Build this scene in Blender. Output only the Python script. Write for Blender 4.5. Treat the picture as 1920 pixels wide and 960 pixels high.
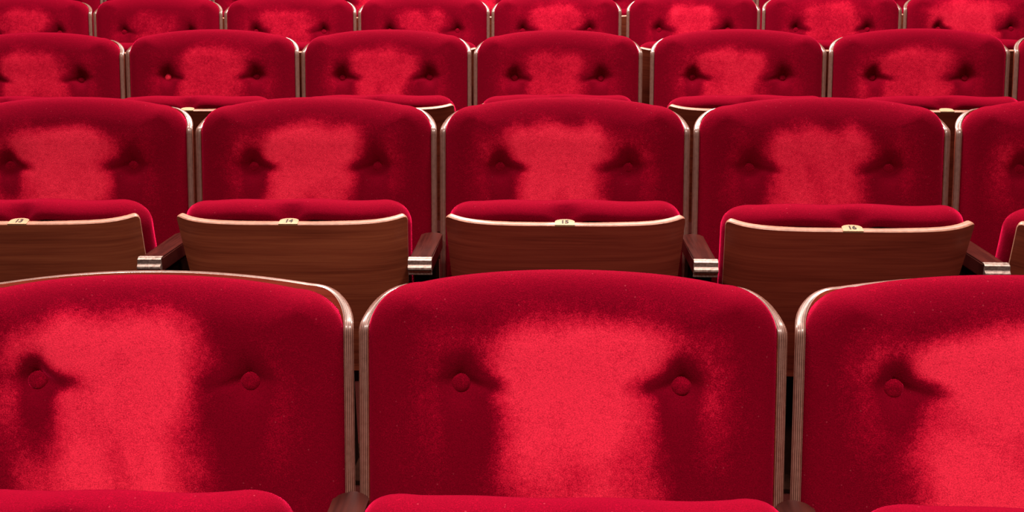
import bpy, math, random
import numpy as np
from mathutils import Matrix, Vector

for o in list(bpy.data.objects):
    bpy.data.objects.remove(o, do_unlink=True)
scene = bpy.context.scene
col = scene.collection
random.seed(7)
rng = np.random.default_rng(7)

# ------------------------------------------------------------------ camera
ZC = 1.2486                       # eye height above the floor of the front row
TH, ROLL, F = math.radians(16.0), -0.00557, 1700.0
cam_d = bpy.data.cameras.new('camera')
cam = bpy.data.objects.new('camera', cam_d)
col.objects.link(cam)
r0 = Vector((1, 0, 0)); fw = Vector((0, math.cos(TH), -math.sin(TH))); u0 = Vector((0, math.sin(TH), math.cos(TH)))
cr, sr = math.cos(ROLL), math.sin(ROLL)
r1 = cr * r0 + sr * u0
u1 = cr * u0 - sr * r0
M = Matrix.Identity(4)
for i in range(3):
    M[i][0], M[i][1], M[i][2] = r1[i], u1[i], -fw[i]
M[2][3] = ZC
cam.matrix_world = M
cam_d.sensor_width = 36.0
cam_d.lens = 36.0 * F / 1920.0
cam_d.clip_start = 0.05
cam_d.clip_end = 100
scene.camera = cam

# ------------------------------------------------------------------ light
w = bpy.data.worlds.new('hall_light'); scene.world = w
w.use_nodes = True
bg = w.node_tree.nodes['Background']
bg.inputs[0].default_value = (1.0, 0.80, 0.72, 1)
bg.inputs[1].default_value = 0.13
scene.view_settings.view_transform = 'Standard'
scene.view_settings.look = 'None'
scene.view_settings.gamma = 1.0
scene.view_settings.use_curve_mapping = False
scene.view_settings.exposure = 0.14

def lamp(name, loc, size, power, colour, aim):
    d = bpy.data.lights.new(name, 'AREA')
    d.shape = 'DISK'; d.size = size; d.energy = power; d.color = colour
    o = bpy.data.objects.new(name, d)
    o.location = loc
    o.rotation_euler = (Vector(aim) - Vector(loc)).to_track_quat('-Z', 'Y').to_euler()
    col.objects.link(o)
    return o
WARM = (1.0, 0.84, 0.74)
lamp('ceiling_lamp', (-2.4, 2.6, 4.7), 0.5, 135, WARM, (-1.2, 2.6, 0.6))
lamp('ceiling_lamp', (2.4, 2.6, 4.7), 0.5, 135, WARM, (1.2, 2.6, 0.6))
lamp('ceiling_lamp', (0.0, 4.9, 4.75), 1.4, 330, WARM, (0.0, 3.5, 0.6))
lamp('ceiling_lamp', (0.0, 2.7, 4.75), 1.2, 320, WARM, (0.0, 2.3, 0.6))
for fx in (-1.3, 1.3):
    front = lamp('ceiling_lamp', (fx, -1.1, 4.7), 0.5, 66, WARM, (fx * .8, -0.3, 0.0))
    front.data.spread = math.radians(84)

# ------------------------------------------------------------------ materials
def nt(name):
    m = bpy.data.materials.new(name); m.use_nodes = True
    return m, m.node_tree, m.node_tree.nodes['Principled BSDF']
def N(t, kind, **kw):
    n = t.nodes.new(kind)
    for k, v in kw.items():
        if k.startswith('i_'):
            n.inputs[int(k[2:])].default_value = v
        else:
            setattr(n, k, v)
    return n
def mixc(t, fac, a, b, mode='MIX'):
    n = t.nodes.new('ShaderNodeMix'); n.data_type = 'RGBA'; n.blend_type = mode
    for s, v in ((0, fac), (6, a), (7, b)):
        if isinstance(v, (int, float)): n.inputs[s].default_value = v
        elif isinstance(v, tuple): n.inputs[s].default_value = v
        else: t.links.new(v, n.inputs[s])
    return n.outputs[2]
def math_n(t, op, a, b=None, c=None, clamp=False):
    n = t.nodes.new('ShaderNodeMath'); n.operation = op; n.use_clamp = clamp
    for i, v in enumerate((a, b, c)):
        if v is None: continue
        if isinstance(v, (int, float)): n.inputs[i].default_value = v
        else: t.links.new(v, n.inputs[i])
    return n.outputs[0]
def ramp(t, fac, stops):
    n = t.nodes.new('ShaderNodeValToRGB')
    while len(n.color_ramp.elements) < len(stops): n.color_ramp.elements.new(0.5)
    for e, (p, c) in zip(n.color_ramp.elements, stops):
        e.position = p; e.color = c if len(c) == 4 else (*c, 1)
    t.links.new(fac, n.inputs[0])
    return n.outputs[0]

def make_velvet():
    m, t, b = nt('red_velvet')
    L = t.links.new
    tc = N(t, 'ShaderNodeTexCoord'); oi = N(t, 'ShaderNodeObjectInfo')
    mp = N(t, 'ShaderNodeVectorMath', operation='ADD')
    sc = N(t, 'ShaderNodeVectorMath', operation='SCALE'); sc.inputs[3].default_value = 37.0
    cb = N(t, 'ShaderNodeCombineXYZ'); L(oi.outputs['Random'], cb.inputs[0]); L(oi.outputs['Random'], cb.inputs[1])
    L(cb.outputs[0], sc.inputs[0]); L(tc.outputs['Object'], mp.inputs[0]); L(sc.outputs[0], mp.inputs[1])
    def noise(s, d=2.0, r=0.5, distort=0.0):
        n = N(t, 'ShaderNodeTexNoise'); n.inputs['Scale'].default_value = s; n.inputs['Detail'].default_value = d
        n.inputs['Roughness'].default_value = r; n.inputs['Distortion'].default_value = distort
        L(mp.outputs[0], n.inputs['Vector']); return n.outputs[0]
    big, mid, brush, fine = noise(9, 2), noise(38, 3, .6, .6), noise(120, 3, .6), noise(650, 2, .6)
    at = N(t, 'ShaderNodeAttribute', attribute_name='worn_shaded_pile')
    # the pile is brushed flat and worn where backs have leant; its border breaks up in small tufts
    a = math_n(t, 'ADD', at.outputs['Fac'], math_n(t, 'MULTIPLY', math_n(t, 'SUBTRACT', big, .5), .34))
    a = math_n(t, 'ADD', a, math_n(t, 'MULTIPLY', math_n(t, 'SUBTRACT', mid, .5), .30))
    edge = math_n(t, 'MULTIPLY', math_n(t, 'SUBTRACT', brush, .5), .46)
    a = math_n(t, 'ADD', a, edge)
    a = math_n(t, 'ADD', a, math_n(t, 'MULTIPLY', math_n(t, 'SUBTRACT', fine, .5), .62))
    # keep unworn areas unworn
    a = math_n(t, 'SUBTRACT', a, math_n(t, 'MULTIPLY', math_n(t, 'SUBTRACT', 1.0, at.outputs['Fac']), .10))
    c = ramp(t, a, [(0.0, (.125, .0002, .0075)), (.28, (.200, .0006, .0115)), (.60, (.45, .0065, .030)), (1.0, (.68, .0225, .058))])
    speck = ramp(t, fine, [(.30, (.74, .74, .74)), (.70, (1.26, 1.26, 1.26))])
    c = mixc(t, 1.0, c, speck, 'MULTIPLY')
    vo = N(t, 'ShaderNodeTexVoronoi'); vo.inputs['Scale'].default_value = 95; L(mp.outputs[0], vo.inputs['Vector'])
    sx = N(t, 'ShaderNodeSeparateColor'); L(vo.outputs['Color'], sx.inputs[0])
    lint = math_n(t, 'MULTIPLY', math_n(t, 'LESS_THAN', vo.outputs['Distance'], .10), math_n(t, 'GREATER_THAN', sx.outputs[0], .80))
    c = mixc(t, math_n(t, 'MULTIPLY', lint, .13), c, (.60, .10, .14, 1))
    L(c, b.inputs['Base Color'])
    b.inputs['Roughness'].default_value = .95
    b.inputs['Specular IOR Level'].default_value = .02
    b.inputs['Sheen Weight'].default_value = 1.0
    b.inputs['Sheen Roughness'].default_value = .32
    b.inputs['Sheen Tint'].default_value = (1.0, .012, .10, 1)
    bp = N(t, 'ShaderNodeBump'); bp.inputs['Strength'].default_value = .35; bp.inputs['Distance'].default_value = .0012
    L(math_n(t, 'ADD', fine, math_n(t, 'MULTIPLY', brush, 1.2)), bp.inputs['Height'])
    L(bp.outputs[0], b.inputs['Normal'])
    return m

def make_wood():
    m, t, b = nt('brown_veneer')
    L = t.links.new
    tc = N(t, 'ShaderNodeTexCoord'); oi = N(t, 'ShaderNodeObjectInfo')
    ad = N(t, 'ShaderNodeVectorMath', operation='ADD'); cb = N(t, 'ShaderNodeCombineXYZ')
    L(math_n(t, 'MULTIPLY', oi.outputs['Random'], 9.0), cb.inputs[2])
    L(tc.outputs['Object'], ad.inputs[0]); L(cb.outputs[0], ad.inputs[1])
    def grain(sx, sz, d, dist):
        mp = N(t, 'ShaderNodeMapping'); mp.inputs['Scale'].default_value = (sx, 4, sz)
        L(ad.outputs[0], mp.inputs[0])
        n = N(t, 'ShaderNodeTexNoise'); n.inputs['Scale'].default_value = 1; n.inputs['Detail'].default_value = d
        n.inputs['Distortion'].default_value = dist
        L(mp.outputs[0], n.inputs['Vector']); return n.outputs[0]
    g1 = grain(2.2, 42, 4, .9); g2 = grain(7, 260, 3, .2)
    g = math_n(t, 'ADD', math_n(t, 'MULTIPLY', g1, .65), math_n(t, 'MULTIPLY', g2, .35))
    c = ramp(t, g, [(.30, (.110, .0150, .0080)), (.50, (.200, .0330, .0165)), (.72, (.280, .055, .026))])
    c = mixc(t, 1.0, c, oi.outputs['Color'], 'MULTIPLY')      # each board was cut from a different sheet of veneer
    L(c, b.inputs['Base Color'])
    b.inputs['Roughness'].default_value = .38
    b.inputs['Specular IOR Level'].default_value = .35
    bp = N(t, 'ShaderNodeBump'); bp.inputs['Strength'].default_value = .12; bp.inputs['Distance'].default_value = .0006
    L(g2, bp.inputs['Height']); L(bp.outputs[0], b.inputs['Normal'])
    return m

def make_ply():
    m, t, b = nt('lacquered_plywood_edge')
    L = t.links.new
    at = N(t, 'ShaderNodeAttribute', attribute_name='layer')
    tc = N(t, 'ShaderNodeTexCoord')
    nz = N(t, 'ShaderNodeTexNoise'); nz.inputs['Scale'].default_value = 22; nz.inputs['Detail'].default_value = 3
    L(tc.outputs['Object'], nz.inputs['Vector'])
    lay = math_n(t, 'ADD', math_n(t, 'MULTIPLY', at.outputs['Fac'], 5.0), math_n(t, 'MULTIPLY', nz.outputs[0], .5))
    s = math_n(t, 'SINE', math_n(t, 'MULTIPLY', lay, 6.283))
    s = math_n(t, 'MULTIPLY_ADD', s, .5, .5)
    c = ramp(t, s, [(.0, (.050, .016, .011)), (.38, (.105, .042, .031)), (1.0, (.20, .098, .075))])
    n2 = N(t, 'ShaderNodeTexNoise'); n2.inputs['Scale'].default_value = 130; n2.inputs['Detail'].default_value = 4
    L(tc.outputs['Object'], n2.inputs['Vector'])
    sp = ramp(t, n2.outputs[0], [(.30, (.84, .82, .80)), (.60, (1.05, 1.05, 1.05))])
    c = mixc(t, 1.0, c, sp, 'MULTIPLY')
    L(c, b.inputs['Base Color'])
    L(ramp(t, n2.outputs[0], [(.3, (.34,)*3), (.7, (.50,)*3)]), b.inputs['Roughness'])
    b.inputs['Coat Weight'].default_value = .7
    b.inputs['Coat Roughness'].default_value = .22
    bp = N(t, 'ShaderNodeBump'); bp.inputs['Strength'].default_value = .10; bp.inputs['Distance'].default_value = .0006
    L(s, bp.inputs['Height']); L(bp.outputs[0], b.inputs['Normal'])
    return m

def make_armwood():
    m, t, b = nt('dark_arm_wood')
    L = t.links.new
    tc = N(t, 'ShaderNodeTexCoord'); mp = N(t, 'ShaderNodeMapping'); mp.inputs['Scale'].default_value = (160, 9, 30)
    L(tc.outputs['Object'], mp.inputs[0])
    n = N(t, 'ShaderNodeTexNoise'); n.inputs['Scale'].default_value = 1; n.inputs['Detail'].default_value = 4
    L(mp.outputs[0], n.inputs['Vector'])
    L(ramp(t, n.outputs[0], [(.3, (.020, .0035, .003)), (.7, (.045, .0085, .0065))]), b.inputs['Base Color'])
    b.inputs['Roughness'].default_value = .34
    b.inputs['Specular IOR Level'].default_value = .09
    return m

def make_metal():
    m, t, b = nt('worn_nickel')
    L = t.links.new
    tc = N(t, 'ShaderNodeTexCoord')
    n = N(t, 'ShaderNodeTexNoise'); n.inputs['Scale'].default_value = 180; n.inputs['Detail'].default_value = 4
    L(tc.outputs['Object'], n.inputs['Vector'])
    L(ramp(t, n.outputs[0], [(.35, (.20, .14, .125)), (.65, (.38, .29, .26))]), b.inputs['Base Color'])
    b.inputs['Metallic'].default_value = .9
    L(ramp(t, n.outputs[0], [(.3, (.42,)*3), (.7, (.60,)*3)]), b.inputs['Roughness'])
    return m

def make_plain(name, c, rough, scale=60, var=.25, metallic=0):
    m, t, b = nt(name)
    tc = N(t, 'ShaderNodeTexCoord')
    n = N(t, 'ShaderNodeTexNoise'); n.inputs['Scale'].default_value = scale; n.inputs['Detail'].default_value = 4
    t.links.new(tc.outputs['Object'], n.inputs['Vector'])
    lo = tuple(v * (1 - var) for v in c); hi = tuple(v * (1 + var) for v in c)
    t.links.new(ramp(t, n.outputs[0], [(.3, lo), (.7, hi)]), b.inputs['Base Color'])
    b.inputs['Roughness'].default_value = rough; b.inputs['Metallic'].default_value = metallic
    return m

VELVET, WOOD, PLY, ARMW, METAL = make_velvet(), make_wood(), make_ply(), make_armwood(), make_metal()
PLYTOP = make_plain('worn_pale_plywood_edge', (.27, .118, .080), .42, 90, .22)
STEEL = make_plain('black_painted_steel', (.010, .0035, .0025), 1.0)
STEEL.node_tree.nodes['Principled BSDF'].inputs['Specular IOR Level'].default_value = .0
CARPET = make_plain('dark_red_carpet', (.022, .0045, .0040), 1.0, 300)
CARPET.node_tree.nodes['Principled BSDF'].inputs['Specular IOR Level'].default_value = .0
MAPLE = make_plain('pale_maple_plate', (.36, .185, .10), .65, 150, .12)
INK = make_plain('dark_ink', (.012, .006, .004), .8)

# ------------------------------------------------------------------ mesh helpers
def mesh_np(name, V, Fc, mats, midx=None, attrs=None, smooth=True):
    me = bpy.data.meshes.new(name)
    me.from_pydata([tuple(map(float, v)) for v in V], [], [tuple(map(int, f)) for f in Fc])
    for m in mats: me.materials.append(m)
    if midx is not None: me.polygons.foreach_set('material_index', np.asarray(midx, dtype=np.int32))
    me.polygons.foreach_set('use_smooth', [smooth] * len(me.polygons))
    for k, v in (attrs or {}).items():
        a = me.attributes.new(k, 'FLOAT', 'POINT'); a.data.foreach_set('value', np.asarray(v, dtype=np.float32))
    me.update()
    return me

def add(name, me, parent=None, loc=None):
    o = bpy.data.objects.new(name, me); col.objects.link(o)
    if parent: o.parent = parent
    if loc: o.location = loc
    return o

def tag(o, label, cat, group=None):
    o['label'] = label; o['category'] = cat
    if group: o['group'] = group

def sheet(name, P, S, vlo, vhi, nv, t, mats, cross=6):
    """bent plywood: P(s, v) -> point of the middle surface; two faces plus a lacquered edge strip"""
    S = np.asarray(S); ns = len(S)
    tv = 0.5 - 0.5 * np.cos(np.linspace(0, np.pi, nv)); tv = .5 * tv + .5 * np.linspace(0, 1, nv)
    mid = np.zeros((ns, nv, 3)); nor = np.zeros((ns, nv, 3)); e = 1e-4
    for i, s in enumerate(S):
        lo, hi = vlo(s), vhi(s)
        for j in range(nv):
            v = lo + (hi - lo) * tv[j]
            p = np.array(P(s, v)); ds = np.array(P(s + e, v)) - np.array(P(s - e, v)); dv = np.array(P(s, v + e)) - np.array(P(s, v - e))
            n = np.cross(ds, dv); n /= np.linalg.norm(n)
            mid[i, j] = p; nor[i, j] = n
    A = mid + nor * t / 2; B = mid - nor * t / 2
    V = [*A.reshape(-1, 3), *B.reshape(-1, 3)]
    off = ns * nv
    Fc = []; mi = []
    for i in range(ns - 1):
        for j in range(nv - 1):
            a, b_, c, d = i * nv + j, (i + 1) * nv + j, (i + 1) * nv + j + 1, i * nv + j + 1
            Fc += [(a, b_, c, d), (off + d, off + c, off + b_, off + a)]; mi += [0, 0]
    loop = [(i, 0) for i in range(ns)] + [(ns - 1, j) for j in range(1, nv)] + [(i, nv - 1) for i in range(ns - 2, -1, -1)] + [(0, j) for j in range(nv - 2, 0, -1)]
    K = len(loop); base = len(V); lay = [0.0] * base
    cen = [mid[i, j] for i, j in loop]
    for k, (i, j) in enumerate(loop):
        tang = cen[(k + 1) % K] - cen[k - 1]; tl = np.linalg.norm(tang)
        out = np.cross(tang / max(tl, 1e-9), nor[i, j])
        for q in range(cross + 1):
            h = q / cross
            bulge = t * .16 * math.sqrt(max(0, 1 - abs(2 * h - 1) ** 3))
            V.append(A[i, j] * (1 - h) + B[i, j] * h + out * bulge); lay.append(h)
    for k in range(K):
        k2 = (k + 1) % K
        for q in range(cross):
            a, b_ = base + k * (cross + 1) + q, base + k2 * (cross + 1) + q
            Fc.append((a, a + 1, b_ + 1, b_)); mi.append(1)
    return mesh_np(name, V, Fc, mats, mi, {'layer': lay})

def outline(W, topf, rc, bot, rb, K, taper=0.0):
    """closed outline of a cushion: x half width W, top curve topf(x), corner radii rc and rb"""
    pts = []
    for q in np.linspace(0, 1, 60, endpoint=False):                    # bottom left to right
        pts.append((-W + rb + 2 * (W - rb) * q, bot))
    for a in np.linspace(-90, 0, 24): pts.append((W - rb + rb * math.cos(math.radians(a)), bot + rb + rb * math.sin(math.radians(a))))
    yt = topf(W - rc)
    for q in np.linspace(0, 1, 60)[1:-1]: pts.append((W, bot + rb + (yt - rc - bot - rb) * q))
    for a in np.linspace(0, 90, 40): pts.append((W - rc + rc * math.cos(math.radians(a)), yt - rc + rc * math.sin(math.radians(a))))
    for q in np.linspace(1, -1, 160)[1:-1]: x = (W - rc) * q; pts.append((x, topf(x)))
    for a in np.linspace(90, 180, 40): pts.append((-W + rc + rc * math.cos(math.radians(a)), yt - rc + rc * math.sin(math.radians(a))))
    for q in np.linspace(1, 0, 60)[1:-1]: pts.append((-W, bot + rb + (yt - rc - bot - rb) * q))
    for a in np.linspace(180, 270, 24)[:-1]: pts.append((-W + rb + rb * math.cos(math.radians(a)), bot + rb + rb * math.sin(math.radians(a))))
    P = np.array(pts)
    d = np.linalg.norm(np.roll(P, -1, 0) - P, axis=1); cum = np.concatenate([[0], np.cumsum(d)])
    s = np.linspace(0, cum[-1], K, endpoint=False); Q = np.vstack([P, P[:1]])
    R = np.stack([np.interp(s, cum, Q[:, 0]), np.interp(s, cum, Q[:, 1])], 1)
    if taper:
        hh = R[:, 1].max(); R[:, 0] *= 1 - taper * (hh - R[:, 1]) / (hh - R[:, 1].min())
    tg = np.roll(R, -2, 0) - np.roll(R, 2, 0); tg /= np.linalg.norm(tg, axis=1)[:, None]
    return R, np.stack([tg[:, 1], -tg[:, 0]], 1)                      # points, outward normals

def cushion(name, R, Nn, prof, rings, hfun, warp, mats, wear=None, mult=None):
    """prof: list of (inset, n, weight) from the hidden edge round to the face"""
    K = len(R); cx = np.array([0.0, (R[:, 1].max() + R[:, 1].min()) / 2])
    X, Nv, Wt = [], [], []
    for ins, n, wt in prof:
        q = R - Nn * ins * (np.ones(K) if (mult is None or ins <= 0) else mult)[:, None]; X.append(q); Nv.append(np.full(K, n) if np.isscalar(n) else n(q)); Wt.append(np.full(K, wt))
    last = X[-1]; nf = prof[-1][1]
    for k in range(1, rings):
        f = 1 - k / rings
        X.append(cx + (last - cx) * f); Nv.append(np.full(K, nf)); Wt.append(np.ones(K))
    X = np.concatenate(X); Nv = np.concatenate(Nv); Wt = np.concatenate(Wt)
    X = np.vstack([X, cx]); Nv = np.append(Nv, nf); Wt = np.append(Wt, 1)
    Nv = Nv + Wt * hfun(X[:, 0], X[:, 1])
    V = warp(X[:, 0], X[:, 1], Nv)
    nr = len(prof) + rings - 1; Fc = []
    idx = np.arange(K); nx = (idx + 1) % K
    for k in range(nr - 1):
        Fc += list(zip(k * K + idx, k * K + nx, (k + 1) * K + nx, (k + 1) * K + idx))
    c = nr * K
    Fc += [((nr - 1) * K + i, (nr - 1) * K + (i + 1) % K, c) for i in range(K)]
    wv = wear(X[:, 0], X[:, 1]) if wear is not None else np.zeros(len(V))
    return mesh_np(name, V, Fc, mats, None, {'worn_shaded_pile': wv})

def boxes_mesh(name, bl, mat, bevel=0.0):
    import bmesh
    bm = bmesh.new()
    for (x0, x1, y0, y1, z0, z1) in bl:
        g = bmesh.ops.create_cube(bm, size=1)
        for v in g['verts']:
            v.co = Vector(((x0 + x1) / 2 + v.co.x * (x1 - x0), (y0 + y1) / 2 + v.co.y * (y1 - y0), (z0 + z1) / 2 + v.co.z * (z1 - z0)))
    if bevel: bmesh.ops.bevel(bm, geom=list(bm.edges), offset=bevel, segments=3, affect='EDGES', profile=.6)
    me = bpy.data.meshes.new(name); bm.to_mesh(me); bm.free(); me.materials.append(mat)
    return me

def tube(name, pts, r, mat, seg=16):
    V = []; Fc = []
    pts = [np.array(p, float) for p in pts]
    for k, p in enumerate(pts):
        d = pts[min(k + 1, len(pts) - 1)] - pts[max(k - 1, 0)]; d /= np.linalg.norm(d)
        a = np.cross(d, (0, 0, 1) if abs(d[2]) < .9 else (0, 1, 0)); a /= np.linalg.norm(a); b = np.cross(d, a)
        for q in range(seg): th = 2 * math.pi * q / seg; V.append(p + r * (math.cos(th) * a + math.sin(th) * b))
    for k in range(len(pts) - 1):
        for q in range(seg): Fc.append((k * seg + q, k * seg + (q + 1) % seg, (k + 1) * seg + (q + 1) % seg, (k + 1) * seg + q))
    Fc.append(tuple(range(seg))[::-1]); Fc.append(tuple((len(pts) - 1) * seg + q for q in range(seg)))
    return mesh_np(name, V, Fc, [mat])

# ------------------------------------------------------------------ auditorium layout: concentric rows that rise away from the stage
CX, CY = -1.61467, -34.54015
ROWS = [  # radius, height of the reference point above the front row's floor, bearings of the gaps between seats
    (35.67846, 0.8400 - .008, [0.02390, 0.03956, 0.05525, 0.07090]),
    (36.59989, 0.9577, [0.00935, 0.02453, 0.03966, 0.05506, 0.07044, 0.08575]),
    (37.54181, 1.0716, [-0.00520, 0.00975, 0.02493, 0.03975, 0.05451, 0.06957, 0.08444, 0.09936]),
    (38.49196, 1.1857, [-0.01830, -0.00377, 0.01054, 0.02523, 0.03979, 0.05420, 0.06878, 0.08347, 0.09800]),
    (39.44500, 1.2960, []),
]
FLOOR = [z - .84 for _, z, _ in ROWS]; FLOOR[0] = -.008

# ------------------------------------------------------------------ floor
def floor_mesh():
    V = []; Fc = []
    edges = []
    R0 = [r for r, _, _ in ROWS]
    lims = [R0[0] - 6.0] + [R0[i] - .42 for i in range(1, 5)] + [R0[4] + 2.2]
    prof = []
    for i in range(5):
        prof += [(lims[i], FLOOR[i]), (lims[i + 1], FLOOR[i])]
    angs = np.linspace(-.08, .165, 60)
    for a in angs:
        for r, z in prof: V.append((CX + r * math.sin(a), CY + r * math.cos(a), z))
    n = len(prof)
    for k in range(len(angs) - 1):
        for q in range(n - 1): Fc.append((k * n + q, (k + 1) * n + q, (k + 1) * n + q + 1, k * n + q + 1))
    return mesh_np('floor', V, Fc, [CARPET], smooth=False)
fl = add('floor', floor_mesh()); fl['kind'] = 'structure'
PLASTER = make_plain('warm_plaster', (.50, .36, .30), .9, 4, .06)
DARKWALL = make_plain('dark_red_wall_cloth', (.10, .018, .020), .9, 30, .15)
for nm, bx, mt in (('wall_back', (-6.2, 6.2, 6.05, 6.2, -.1, 5.1), DARKWALL), ('wall_left', (-6.2, -6.05, -6, 6.05, -.1, 5.1), DARKWALL),
                   ('wall_right', (6.05, 6.2, -6, 6.05, -.1, 5.1), DARKWALL), ('ceiling', (-6.2, 6.2, -6, 6.2, 5.1, 5.25), PLASTER)):
    o = add(nm, boxes_mesh(nm, [bx], mt)); o['kind'] = 'structure'

# ------------------------------------------------------------------ seat geometry (seat-local: -Y faces the stage, Z up)
LEAN = math.radians(12); sL, cL = math.sin(LEAN), math.cos(LEAN)
Y0, Z0, VT = -.037, .45, .46
def back_pt(x, v, n):
    return np.stack([x, Y0 + v * sL - n * cL, Z0 + v * cL + n * sL], -1)

HX, RC = .2685, .058
X1, RHO, ANG = .2275, .042, math.radians(78)
def crown(x): return .0185 * (abs(x) / .225) ** 2
def plan(s):
    a = abs(s); sg = 1 if s >= 0 else -1
    n0 = .007 * (min(a, X1) / X1) ** 2
    if a <= X1: return s, n0
    q = (a - X1) / RHO
    if q <= ANG: return sg * (X1 + RHO * math.sin(q)), n0 + RHO * (1 - math.cos(q))
    ex = a - X1 - RHO * ANG
    return sg * (X1 + RHO * math.sin(ANG) + ex * math.cos(ANG)), n0 + RHO * (1 - math.cos(ANG)) + ex * math.sin(ANG)
SEND = X1 + RHO * ANG + .008
XEND = plan(SEND)[0]
def shell_top(s):
    x = abs(plan(s)[0]); base = VT - crown(min(x, XEND - RC))
    if x > XEND - RC:
        q = min(1.0, (x - (XEND - RC)) / RC)
        base -= RC * (1 - math.sqrt(max(0, 1 - q * q))) * 1.0
    return base
def shell_P(s, v):
    x, n = plan(s); return back_pt(np.array(x), np.array(v), np.array(n))
def make_shell(res=1.0):
    half = np.concatenate([np.linspace(0, X1, int(22 * res)), np.linspace(X1, SEND, int(30 * res) + 6)[1:]])
    q = (SEND - X1)
    S = np.concatenate([-half[::-1], half[1:]])
    return sheet('back_shell', shell_P, S, lambda s: 0.0, shell_top, int(30 * res), .0128, [WOOD, PLY])

BX, BD = .142, .150                       # buttons: half spacing, distance below the top
def sstep(a, b, x):
    t_ = np.clip((x - a) / (b - a), 0, 1); return t_ * t_ * (3 - 2 * t_)
def g2(x, y, sx, sy): return np.exp(-(x / sx) ** 2 - (y / sy) ** 2)
def back_h(x, v, bt):
    d = VT - v
    h = .007 * sstep(0, .12, .264 - np.abs(x)) * sstep(.0, .1, d)
    h -= .004 * g2(x, d - .16, .10, .12)                          # the hollow where people lean
    for sg, bx_, bd_ in bt:
        dx, dy = (x - bx_) * sg, d - bd_                          # dx > 0 outward, dy > 0 down
        r = np.sqrt(dx * dx + dy * dy)
        h -= .0105 * np.exp(-(r / .021) ** 2) + .006 * np.exp(-(r / .048) ** 2)
        h -= .0040 * np.exp(-((dy + .004 + .25 * dx) / .007) ** 2) * sstep(.075, .0, -dx) * (dx < .004)   # fold to the middle
        h -= .0030 * np.exp(-((dx - .2 * dy) / .007) ** 2) * sstep(.055, .0, -dy) * (dy < .0)             # fold upward
        h -= .0022 * np.exp(-((dy + .002) / .008) ** 2) * sstep(.06, .0, dx) * (dx >= .0)                 # fold outward
    return h
def make_back_cushion(K, rings, wearp, bt, lift=0.0):
    T = .060; R_ = .034; W = .2640
    Rr, Nn = outline(W, lambda x: VT + .004 + lift - crown(x) - .004 * (abs(x) / .2) ** 4, .067, .010, .040, K)
    def base(q):
        return np.array([plan(math.copysign(min(abs(x), .262), x))[1] + .0088 for x in q[:, 0]])
    def rv(q): return 0.034 - .014 * sstep(.205, .250, np.abs(q[:, 0])) 
    def lev(f): return lambda q: T - rv(q) * (1 - f)
    prof = [(.004, .0115, 0), (0.0, .022, 0), (-.0008, lev(0), 0)]
    for a in np.linspace(0, 90, 12)[1:]:
        a = math.radians(a); prof.append((.031 * (1 - math.cos(a)) - .0008 * math.cos(a), lev(math.sin(a)), math.sin(a) ** 2))
    prof[-1] = (prof[-1][0], T, 1)
    cx, wt, wb, inten, top, sk = wearp[:6]; low = wearp[6] if len(wearp) > 6 else .8
    waves = [(.055, rng.uniform(-75, 75), rng.uniform(-60, 60), rng.uniform(0, 6.28)) for _ in range(6)]
    def wear(x, v):
        d = VT - v
        xc = x - cx - sk * (d - .15)
        ax = np.abs(xc)
        dt = d - .32 * np.maximum(0, ax - .065)
        wob = sum(a_ * np.sin(k1 * x + k2 * d + p_) for a_, k1, k2, p_ in waves)
        lobe = (1 - sstep(-.070, .060, ax - wt)) * sstep(top - .030, top + .040, dt) * (1 - sstep(.13, .21, d)) * (1 - .25 * sstep(.06, .13, ax))
        col_ = (1 - sstep(-.060, .062, ax - wb)) * sstep(top + .0, top + .05, dt) * (1 - .25 * sstep(.2, .42, d))
        wide = .42 * (1 - sstep(-.06, .055, ax - wt - .028)) * sstep(top - .005, top + .060, d) * (1 - sstep(.12, .27, d))
        m = np.maximum(np.maximum(lobe, col_), wide) + .12 * lobe * col_ + .05 * wide
        m = m + wob * sstep(0, .35, m) * 1.0
        m -= .25 * g2(x - cx, d - .245, .022, .05)
        for sg, bx_, bd_ in bt:
            dx, dy = (x - bx_) * sg, d - bd_
            m -= 1.0 * g2(dx + .022, dy + .001, .038, .013) + low * g2(dx + .004, dy - .020, .022, .036) + 1.1 * g2(dx, dy + .016, .017, .022)  # shade of the dimples and folds round the buttons, darkened into the pile colour
            m -= .44 * low * g2(dx + .01, dy - .05, .028, .06)
        soft = .30 * g2(np.abs(x) - .175, d - .17, .040, .11)       # the pile outside the buttons
        return np.clip(m, -.25, 1) * inten + soft * .8
    mult = 1 + .85 * sstep(.215, .160, np.abs(Rr[:, 0])) * (Nn[:, 1] > .5)
    return cushion('back_cushion', Rr, Nn, prof, rings, lambda x, v: back_h(x, v, bt), back_pt, [VELVET], wear, mult)

def button_mesh():
    V = []; Fc = []; seg = 28; prof = [(.0125, -.007), (.0136, -.001), (.0130, .0022), (.0110, .0044), (.0075, .0058), (.0035, .0064)]
    for r, h in prof:
        for q in range(seg): th = 2 * math.pi * q / seg; V.append((r * math.cos(th), -h * cL + r * math.sin(th) * sL, r * math.sin(th) * cL + h * sL))
    for k in range(len(prof) - 1):
        for q in range(seg): Fc.append((k * seg + q, k * seg + (q + 1) % seg, (k + 1) * seg + (q + 1) % seg, (k + 1) * seg + q))
    V.append((0, -.006 * cL, .006 * sL)); c = len(V) - 1
    for q in range(seg): Fc.append(((len(prof) - 1) * seg + q, (len(prof) - 1) * seg + (q + 1) % seg, c))
    return mesh_np('button', V, Fc, [VELVET], None, {'worn_shaded_pile': np.full(len(V), .16)})
BUTTON = button_mesh()
PALE_BUTTON = BUTTON.copy()
PALE_BUTTON.attributes['worn_shaded_pile'].data.foreach_set('value', np.full(len(PALE_BUTTON.vertices), 1.25, dtype=np.float32))

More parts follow.
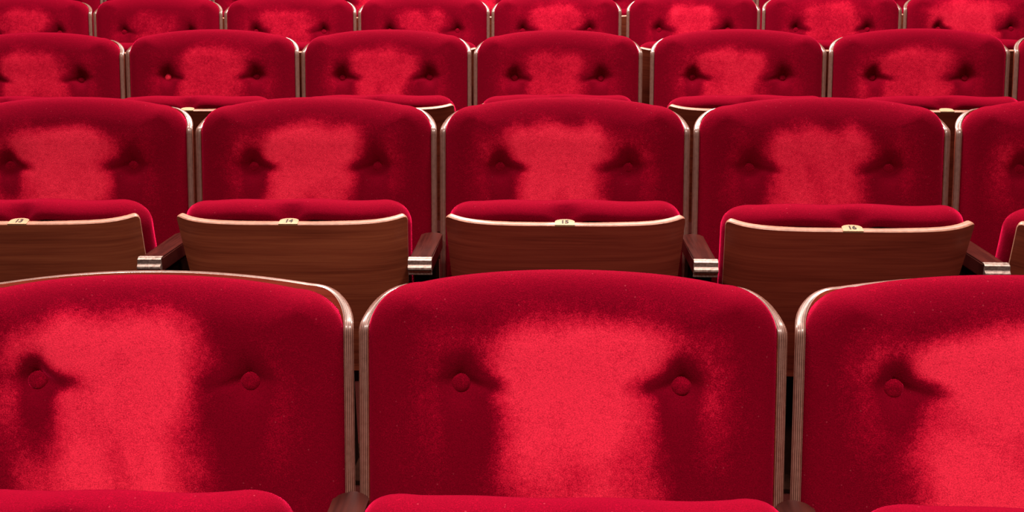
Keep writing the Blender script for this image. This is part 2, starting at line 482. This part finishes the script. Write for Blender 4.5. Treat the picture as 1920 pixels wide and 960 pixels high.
# tip-up seat, built about its hinge with the board standing upright (z along the seat, -y the underside)
PL, PWT, PWB = .374, .2350, .217
def bend(x): return .004 * (np.abs(x) / .235) ** 2 + .025 * (np.abs(x) / .235) ** 7
def panel_P(s, a):
    k = PWB + (PWT - PWB) * max(0.0, (a + .01)) / (PL + .01)
    x = s * k
    return np.array((x, bend(np.array(x)) - .012 * math.sin(math.pi * min(max(a, 0), PL) / PL), a))
def panel_top(s):
    q = (abs(s) - .97) / .03
    return PL + .004 * abs(s) ** 3 - (.010 * (1 - math.sqrt(max(0, 1 - q * q))) if q > 0 else 0)
S_p = np.concatenate([np.linspace(-1, -.97, 6)[:-1], np.linspace(-.97, .97, 46), np.linspace(.97, 1, 6)[1:]])
PANEL = sheet('seat_panel', panel_P, S_p, lambda s: -.01, panel_top, 22, .0150, [WOOD, PLYTOP])

def make_seat_cushion(K, rings):
    W = .2340
    Rr, Nn = outline(W, lambda x: PL + .009 + .009 * (1 - (x / W) ** 2) - .003 * (abs(x) / W) ** 4, .055, .02, .045, K, taper=.04)
    T = .084
    prof = [(.016, .0085, 0), (.006, .0090, 0), (-.001, .016, 0), (-.0060, .026, 0), (-.0080, .036, .0)]
    for a in np.linspace(0, 90, 12)[1:]:
        a = math.radians(a); prof.append((-.008 + .036 * (1 - math.cos(a)), .036 + (T - .036) * math.sin(a), math.sin(a) ** 2))
    def h(x, a): return -.022 * sstep(PL - .10, .06, a) - .004 * g2(x, a - .2, .12, .1)
    def warp(x, a, n):
        k = 1 - .040 * np.clip((PL - a) / PL, 0, 1)
        notch = g2(x, n - .012, .024, .018) * sstep(PL - .05, PL, a)
        a2 = a - .026 * notch + .0015 * np.sin(x * 40) * sstep(PL - .06, PL, a)
        return np.stack([x * k, bend(x) + n - .012 * np.sin(np.pi * np.clip(a, 0, PL) / PL), a2], -1)
    return cushion('seat_cushion', Rr, Nn, prof, rings, h, warp, [VELVET])

def plate_mesh(text):
    """small maple disc segment let into the top edge, with the seat number"""
    V = []; Fc = []; n = 22; hw, dep, th = .0195, .0095, .0018
    out = [(-hw, -.0080), (hw, -.0080)] + [(hw * math.cos(a), .0050 + dep * math.sin(a) * .95) for a in np.linspace(0, math.pi, n)]
    m = len(out)
    for z in (-.002, th):
        for x, y in out: V.append((x, y, z))
    Fc.append(tuple(range(m))[::-1]); Fc.append(tuple(range(m, 2 * m)))
    for k in range(m): Fc.append((k, (k + 1) % m, m + (k + 1) % m, m + k))
    mi = [0] * len(Fc)
    if text:
        cu = bpy.data.curves.new('digits', 'FONT'); cu.body = text; cu.size = .0160; cu.align_x = 'CENTER'; cu.align_y = 'CENTER'
        cu.offset = .0007; cu.extrude = .0002
        tmp = bpy.data.objects.new('digits', cu); col.objects.link(tmp)
        bpy.context.view_layer.update()
        tm = tmp.evaluated_get(bpy.context.evaluated_depsgraph_get()).to_mesh()
        b = len(V)
        for v in tm.vertices: V.append((v.co.x, v.co.y + .0030, th + .0002 + v.co.z))
        for p in tm.polygons: Fc.append(tuple(b + i for i in p.vertices)); mi.append(1)
        bpy.data.objects.remove(tmp, do_unlink=True); bpy.data.curves.remove(cu)
    return mesh_np('number_plate', V, Fc, [MAPLE, INK], mi, smooth=False)

HINGE = (-.152, .338)
HINGE_BAR = tube('hinge_bar', [(-.246, HINGE[0] + .016, HINGE[1] + .012), (.246, HINGE[0] + .016, HINGE[1] + .012)], .011, STEEL)

PEDESTAL = boxes_mesh('pedestal', [(-.05, .05, -.02, .03, .0, .456), (-.11, .11, -.09, .10, .0, .012), (-.03, .03, -.15, .0, .33, .36)], STEEL, .003)
SHELL = [make_shell(1.6), make_shell(1.2), make_shell(.8), make_shell(.7), make_shell(.5)]
SC = [make_seat_cushion(300, 60), make_seat_cushion(240, 44), make_seat_cushion(160, 26)]
SCI = [0, 0, 1, 2, 2]
RES = [(520, 120), (420, 96), (300, 66), (240, 52), (120, 20)]

def place(row, ang, rad=0.0):
    R = ROWS[row][0] + rad
    return (CX + R * math.sin(ang), CY + R * math.cos(ang), FLOOR[row]), -ang

# wider spaces between some neighbours: (row, gap index) -> metres added on either side
WIDE = {(2, 4): .0085, (3, 5): .0065, (1, 4): .0018, (2, 6): .003, (0, 2): .0012}
BDROW = [.139, .151, .150, .150, .150]
BUTTON_SHIFT = {(0, 2): (-.011, -.011), (1, 3): (-.013, .004)}       # the buttons are not sewn quite evenly
def seat(row, a0, a1, wearp, label, group, beta=18.0, number=None, dz=0.0, lift=0.0, parts=True, key=None):
    R = ROWS[row][0]; ks = ROWS[row][2]
    if a0 in ks: a0 = a0 + WIDE.get((row, ks.index(a0)), 0) / R
    if a1 in ks: a1 = a1 - WIDE.get((row, ks.index(a1)), 0) / R
    mid = (a0 + a1) / 2; wid = (a1 - a0) * R
    loc, rz = place(row, mid)
    e = bpy.data.objects.new('theatre_seat', None); col.objects.link(e)
    e.empty_display_size = .1
    e.location = (loc[0], loc[1], loc[2]); e.rotation_euler = (0, 0, rz); e.scale = (wid / .56, 1, 1)
    tag(e, label, 'seat', group)
    sh = add('back_shell', SHELL[row], e, (0, 0, dz))
    K, rg = RES[row]
    sh_ = BUTTON_SHIFT.get(key, (0, 0))
    bt = [(-1, -BX + sh_[0], BDROW[row]), (1, BX + sh_[1], BDROW[row])]
    bc = add('back_cushion', make_back_cushion(K, rg, wearp, bt, lift), e, (0, 0, dz))
    if parts:
        for sg, bx_, bd_ in bt:
            v = VT - bd_
            x = bx_ + random.uniform(-.0015, .0015)
            n = .060 + float(back_h(np.array([bx_]), np.array([v]), bt)[0]) + .0040
            p = back_pt(np.array(x), np.array(v), np.array(n))
            b = add('button', PALE_BUTTON if (row == 2 and sg < 0 and 'pale shiny' in label) else BUTTON, bc, tuple(p));
            if b.data == PALE_BUTTON: b['label'] = 'pale worn left button'
            b.rotation_euler = (random.uniform(-.18, .18), 0, random.uniform(-.25, .25))
    pn = add('seat_panel', PANEL, e, (0, HINGE[0], HINGE[1])); pn.rotation_euler = (math.radians(beta), 0, 0)
    pn.color = {(1, 0): (1.0, 1.35, 1.2, 1), (1, 1): (1.08, 1.45, 1.3, 1), (1, 2): (.84, .74, .86, 1), (1, 3): (.86, .80, .86, 1)}.get(key, (.92, 1.0, 1.0, 1))
    cu = add('seat_cushion', SC[SCI[row]], e, (0, HINGE[0], HINGE[1])); cu.rotation_euler = pn.rotation_euler
    if number is not None:
        add('number_plate', plate_mesh(number), pn, (0, .0, PL + .0016))
    add('hinge_bar', HINGE_BAR, e); add('pedestal', PEDESTAL, e)
    return e

# wear: (offset of the patch, half width above buttons, half width below, strength, distance below the top, slant)
A, B, C, D = 0, 1, 2, 3
rowsdef = [
 (0, [((-.035, .150, .104, 1.0, .046, -.03), 19.9, None, -.001, -.006, 'front-row red velvet seat, leftmost, pale pile patch cut by the left photo edge'),
      ((.012, .148, .094, 1.0, .042, .0), 19.9, None, 0, .003, 'large front-row red velvet seat in the middle, with a folded cushion and two buttons'),
      ((.030, .195, .158, 1.0, .044, .0, .45), 19.9, None, .001, .001, 'front-row red velvet seat at the right edge, wide pale patch around its left button')]),
 (1, [((-.030, .155, .120, .90, .055, -.02), 18, '13', .003, .002, 'second-row red velvet seat at the left edge, brown tip-up board partly cut off'),
      ((-.010, .150, .105, .92, .048, -.14), 18, '14', .001, .002, 'second-row red velvet seat with number 14 on its tipped-up brown board'),
      ((-.005, .150, .100, .92, .045, -.02), 18, '15', 0, .002, 'second-row red velvet seat with number 15 on its tipped-up board, centre of the photo'),
      ((-.005, .145, .105, .76, .055, -.03), 20, '16', 0, .002, 'second-row red velvet seat with number 16, its wide board tipped lower than the others'),
      ((-.01, .170, .120, .70, .060, 0), 20, None, 0, .002, 'second-row red velvet seat at the right edge, only its left third in view')]),
 (2, [((-.01, .150, .125, .62, .050, 0), 18, '', -.001, .002, 'third-row red velvet seat at the left edge of the photo, left part cut off'),
      ((.01, .150, .120, .60, .040, -.15), 18, '', .006, .002, 'third-row red velvet seat with one pale shiny left button'),
      ((-.01, .150, .095, .66, .050, .02), 17.5, '', .003, .002, 'third-row red velvet seat behind the gap beside the number 15 seat, third from the left'),
      ((-.01, .140, .105, .55, .060, 0), 17.5, '', -.001, .002, 'third-row red velvet seat directly behind the number 15 seat, with a dull patch'),
      ((-.035, .150, .110, .70, .050, 0), 18.5, '', 0, .002, 'third-row red velvet seat behind the left side of the number 16 seat'),
      ((-.02, .155, .130, .62, .050, -.05), 19, '', 0, .002, 'third-row red velvet seat behind the right side of the number 16 seat'),
      ((0, .120, .090, .3, .060, 0), 19, '', 0, .002, 'third-row red velvet seat at the right edge, only a dark sliver in view')]),
 (3, [((-.02, .155, .120, .52, .045, 0), 18, '', 0, .002, 'fourth-row red velvet seat at the top left corner of the photo'),
      ((-.01, .140, .100, .40, .065, 0), 18, '', 0, .002, 'fourth-row red velvet seat, second from the left, darkest of its row'),
      ((-.01, .150, .110, .52, .050, 0), 18, '', 0, .002, 'fourth-row red velvet seat, third from the left, muted patch between its buttons'),
      ((-.005, .140, .105, .48, .055, 0), 18, '', 0, .002, 'fourth-row red velvet seat, fourth from the left, dim patch'),
      ((0, .150, .100, .56, .035, 0), 18, '', 0, .002, 'fourth-row red velvet seat, fifth from the left, bright patch'),
      ((-.01, .135, .095, .68, .040, 0), 18, '', 0, .002, 'fourth-row red velvet seat, sixth from the left, rounded bright patch'),
      ((-.005, .155, .125, .55, .03, 0), 18, '', 0, .002, 'fourth-row red velvet seat, second from the right, broad bright patch'),
      ((-.03, .160, .130, .70, .02, -.1), 18, '', 0, .002, 'fourth-row red velvet seat at the top right corner, brightest of its row')]),
]
GROUPS = ['seats of the front row', 'seats of the second row', 'seats of the third row', 'seats of the fourth row', 'seats of the fifth row']
for row, lst in rowsdef:
    g = ROWS[row][2]
    for i, (wp, beta, num, dz, lift, lab) in enumerate(lst):
        seat(row, g[i], g[i + 1], wp, lab, GROUPS[row], beta, num, dz, lift, key=(row, i))
# fifth row: only seen in the gaps of the fourth
E0, EP = .00870, .0142
elab = ['fifth-row red velvet seat behind the top left corner of the photo',
        'fifth-row red velvet seat behind the leftmost gap of the fourth row',
        'fifth-row red velvet seat, its board glimpsed in the second gap of the fourth row',
        'fifth-row red velvet seat behind the third gap of the fourth row',
        'fifth-row red velvet seat behind the fourth gap of the fourth row',
        'fifth-row red velvet seat behind the fifth gap of the fourth row',
        'fifth-row red velvet seat, its board seen in the wide sixth gap of the fourth row',
        'fifth-row red velvet seat behind the rightmost gap of the fourth row',
        'fifth-row red velvet seat behind the top right corner of the photo']
for i in range(-2, 7):
    a = E0 + EP * i
    seat(4, a - EP / 2, a + EP / 2, (0, .12, .09, .6, .06, 0), elab[i + 2], GROUPS[4], 18, '', parts=False)

# ------------------------------------------------------------------ armrests on their posts
def arm_pad_mesh():
    hw, y0, y1, t = .0232, -.284, -.067, .030
    out = [(-hw, y0), (hw, y0)]
    r = .019
    for a in np.linspace(0, 90, 8): a = math.radians(a); out.append((hw - r + r * math.cos(a), y1 - r + r * math.sin(a)))
    for a in np.linspace(90, 180, 8): a = math.radians(a); out.append((-hw + r + r * -math.cos(math.pi - a), y1 - r + r * math.sin(a)))
    import bmesh
    bm = bmesh.new()
    def zt(y): return .624
    lo = [bm.verts.new((x, y, zt(y) - t)) for x, y in out]; hi = [bm.verts.new((x, y, zt(y))) for x, y in out]
    bm.faces.new(lo[::-1]); bm.faces.new(hi)
    for k in range(len(out)): bm.faces.new((lo[k], lo[(k + 1) % len(out)], hi[(k + 1) % len(out)], hi[k]))
    bmesh.ops.bevel(bm, geom=[e for e in bm.edges if abs(e.verts[0].co.z - e.verts[1].co.z) < .02 and (e.verts[0] in hi) == (e.verts[1] in hi)], offset=.0025, segments=2, affect='EDGES')
    me = bpy.data.meshes.new('arm_pad'); bm.to_mesh(me); bm.free(); me.materials.append(ARMW)
    return me
def cap_mesh():
    """ribbed metal channel wrapped round the front end of the arm: a profile in y, z drawn across"""
    z = .624; y = -.284
    pr = [(y + .010, z + .0004), (y + .010, z + .0024), (y + .004, z + .0030), (y + .001, z + .0024), (y - .0005, z + .0004),
          (y - .0045, z - .0010), (y - .0055, z - .0100), (y - .0070, z - .0120), (y - .0100, z - .0145), (y - .0110, z - .0180), (y - .0090, z - .0215),
          (y - .0050, z - .0230), (y - .0045, z - .0310), (y - .0015, z - .0325), (y + .004, z - .0325), (y + .004, z - .0300), (y + .0003, z - .0300), (y + .0003, z + .0004)]
    V = []; n = len(pr)
    xs = [-.0238, -.0232, .0232, .0238]; ins = [.0009, 0, 0, .0009]
    cy = sum(p[0] for p in pr) / n; cz = sum(p[1] for p in pr) / n
    for x, i_ in zip(xs, ins):
        for (py, pz) in pr: V.append((x, py + (cy - py) * i_ * 20, pz + (cz - pz) * i_ * 20))
    Fc = []
    for k in range(3):
        for q in range(n): Fc.append((k * n + q, k * n + (q + 1) % n, (k + 1) * n + (q + 1) % n, (k + 1) * n + q))
    Fc.append(tuple(range(n))); Fc.append(tuple(3 * n + q for q in range(n))[::-1])
    return mesh_np('end_cap', V, Fc, [METAL], smooth=False)
ARM, CAP = arm_pad_mesh(), cap_mesh()
POST = boxes_mesh('support_post', [(-.0168, .0168, -.262, -.108, .0, .600), (-.0235, .0235, -.30, -.03, 0, .012)], STEEL, .003)
def armrest(row, ang, label, dz=0.0):
    loc, rz = place(row, ang)
    e = bpy.data.objects.new('armrest', None); col.objects.link(e)
    e.location = loc; e.rotation_euler = (0, 0, rz)
    tag(e, label, 'armrest', 'armrests of the ' + ['front', 'second', 'third'][row] + ' row')
    add('arm_pad', ARM, e, (0, 0, dz)); add('end_cap', CAP, e, (0, 0, dz)); add('support_post', POST, e)
    return e
armrest(0, ROWS[0][2][1], 'rounded dark armrest end at the bottom edge, left of the middle front seat', .018)
armrest(0, ROWS[0][2][2], 'rounded dark armrest end at the bottom edge, right of the middle front seat', .018)
for i, lab in zip((1, 2, 3, 4), ('dark wooden armrest with metal end cap, left of the number 14 seat',
        'dark wooden armrest with ribbed metal cap between the number 14 and 15 seats',
        'dark wooden armrest with shiny metal cap between the number 15 and 16 seats',
        'dark wooden armrest at the right, between the number 16 seat and the photo edge')):
    armrest(1, ROWS[1][2][i] - (.00028 if i < 3 else 0), lab)
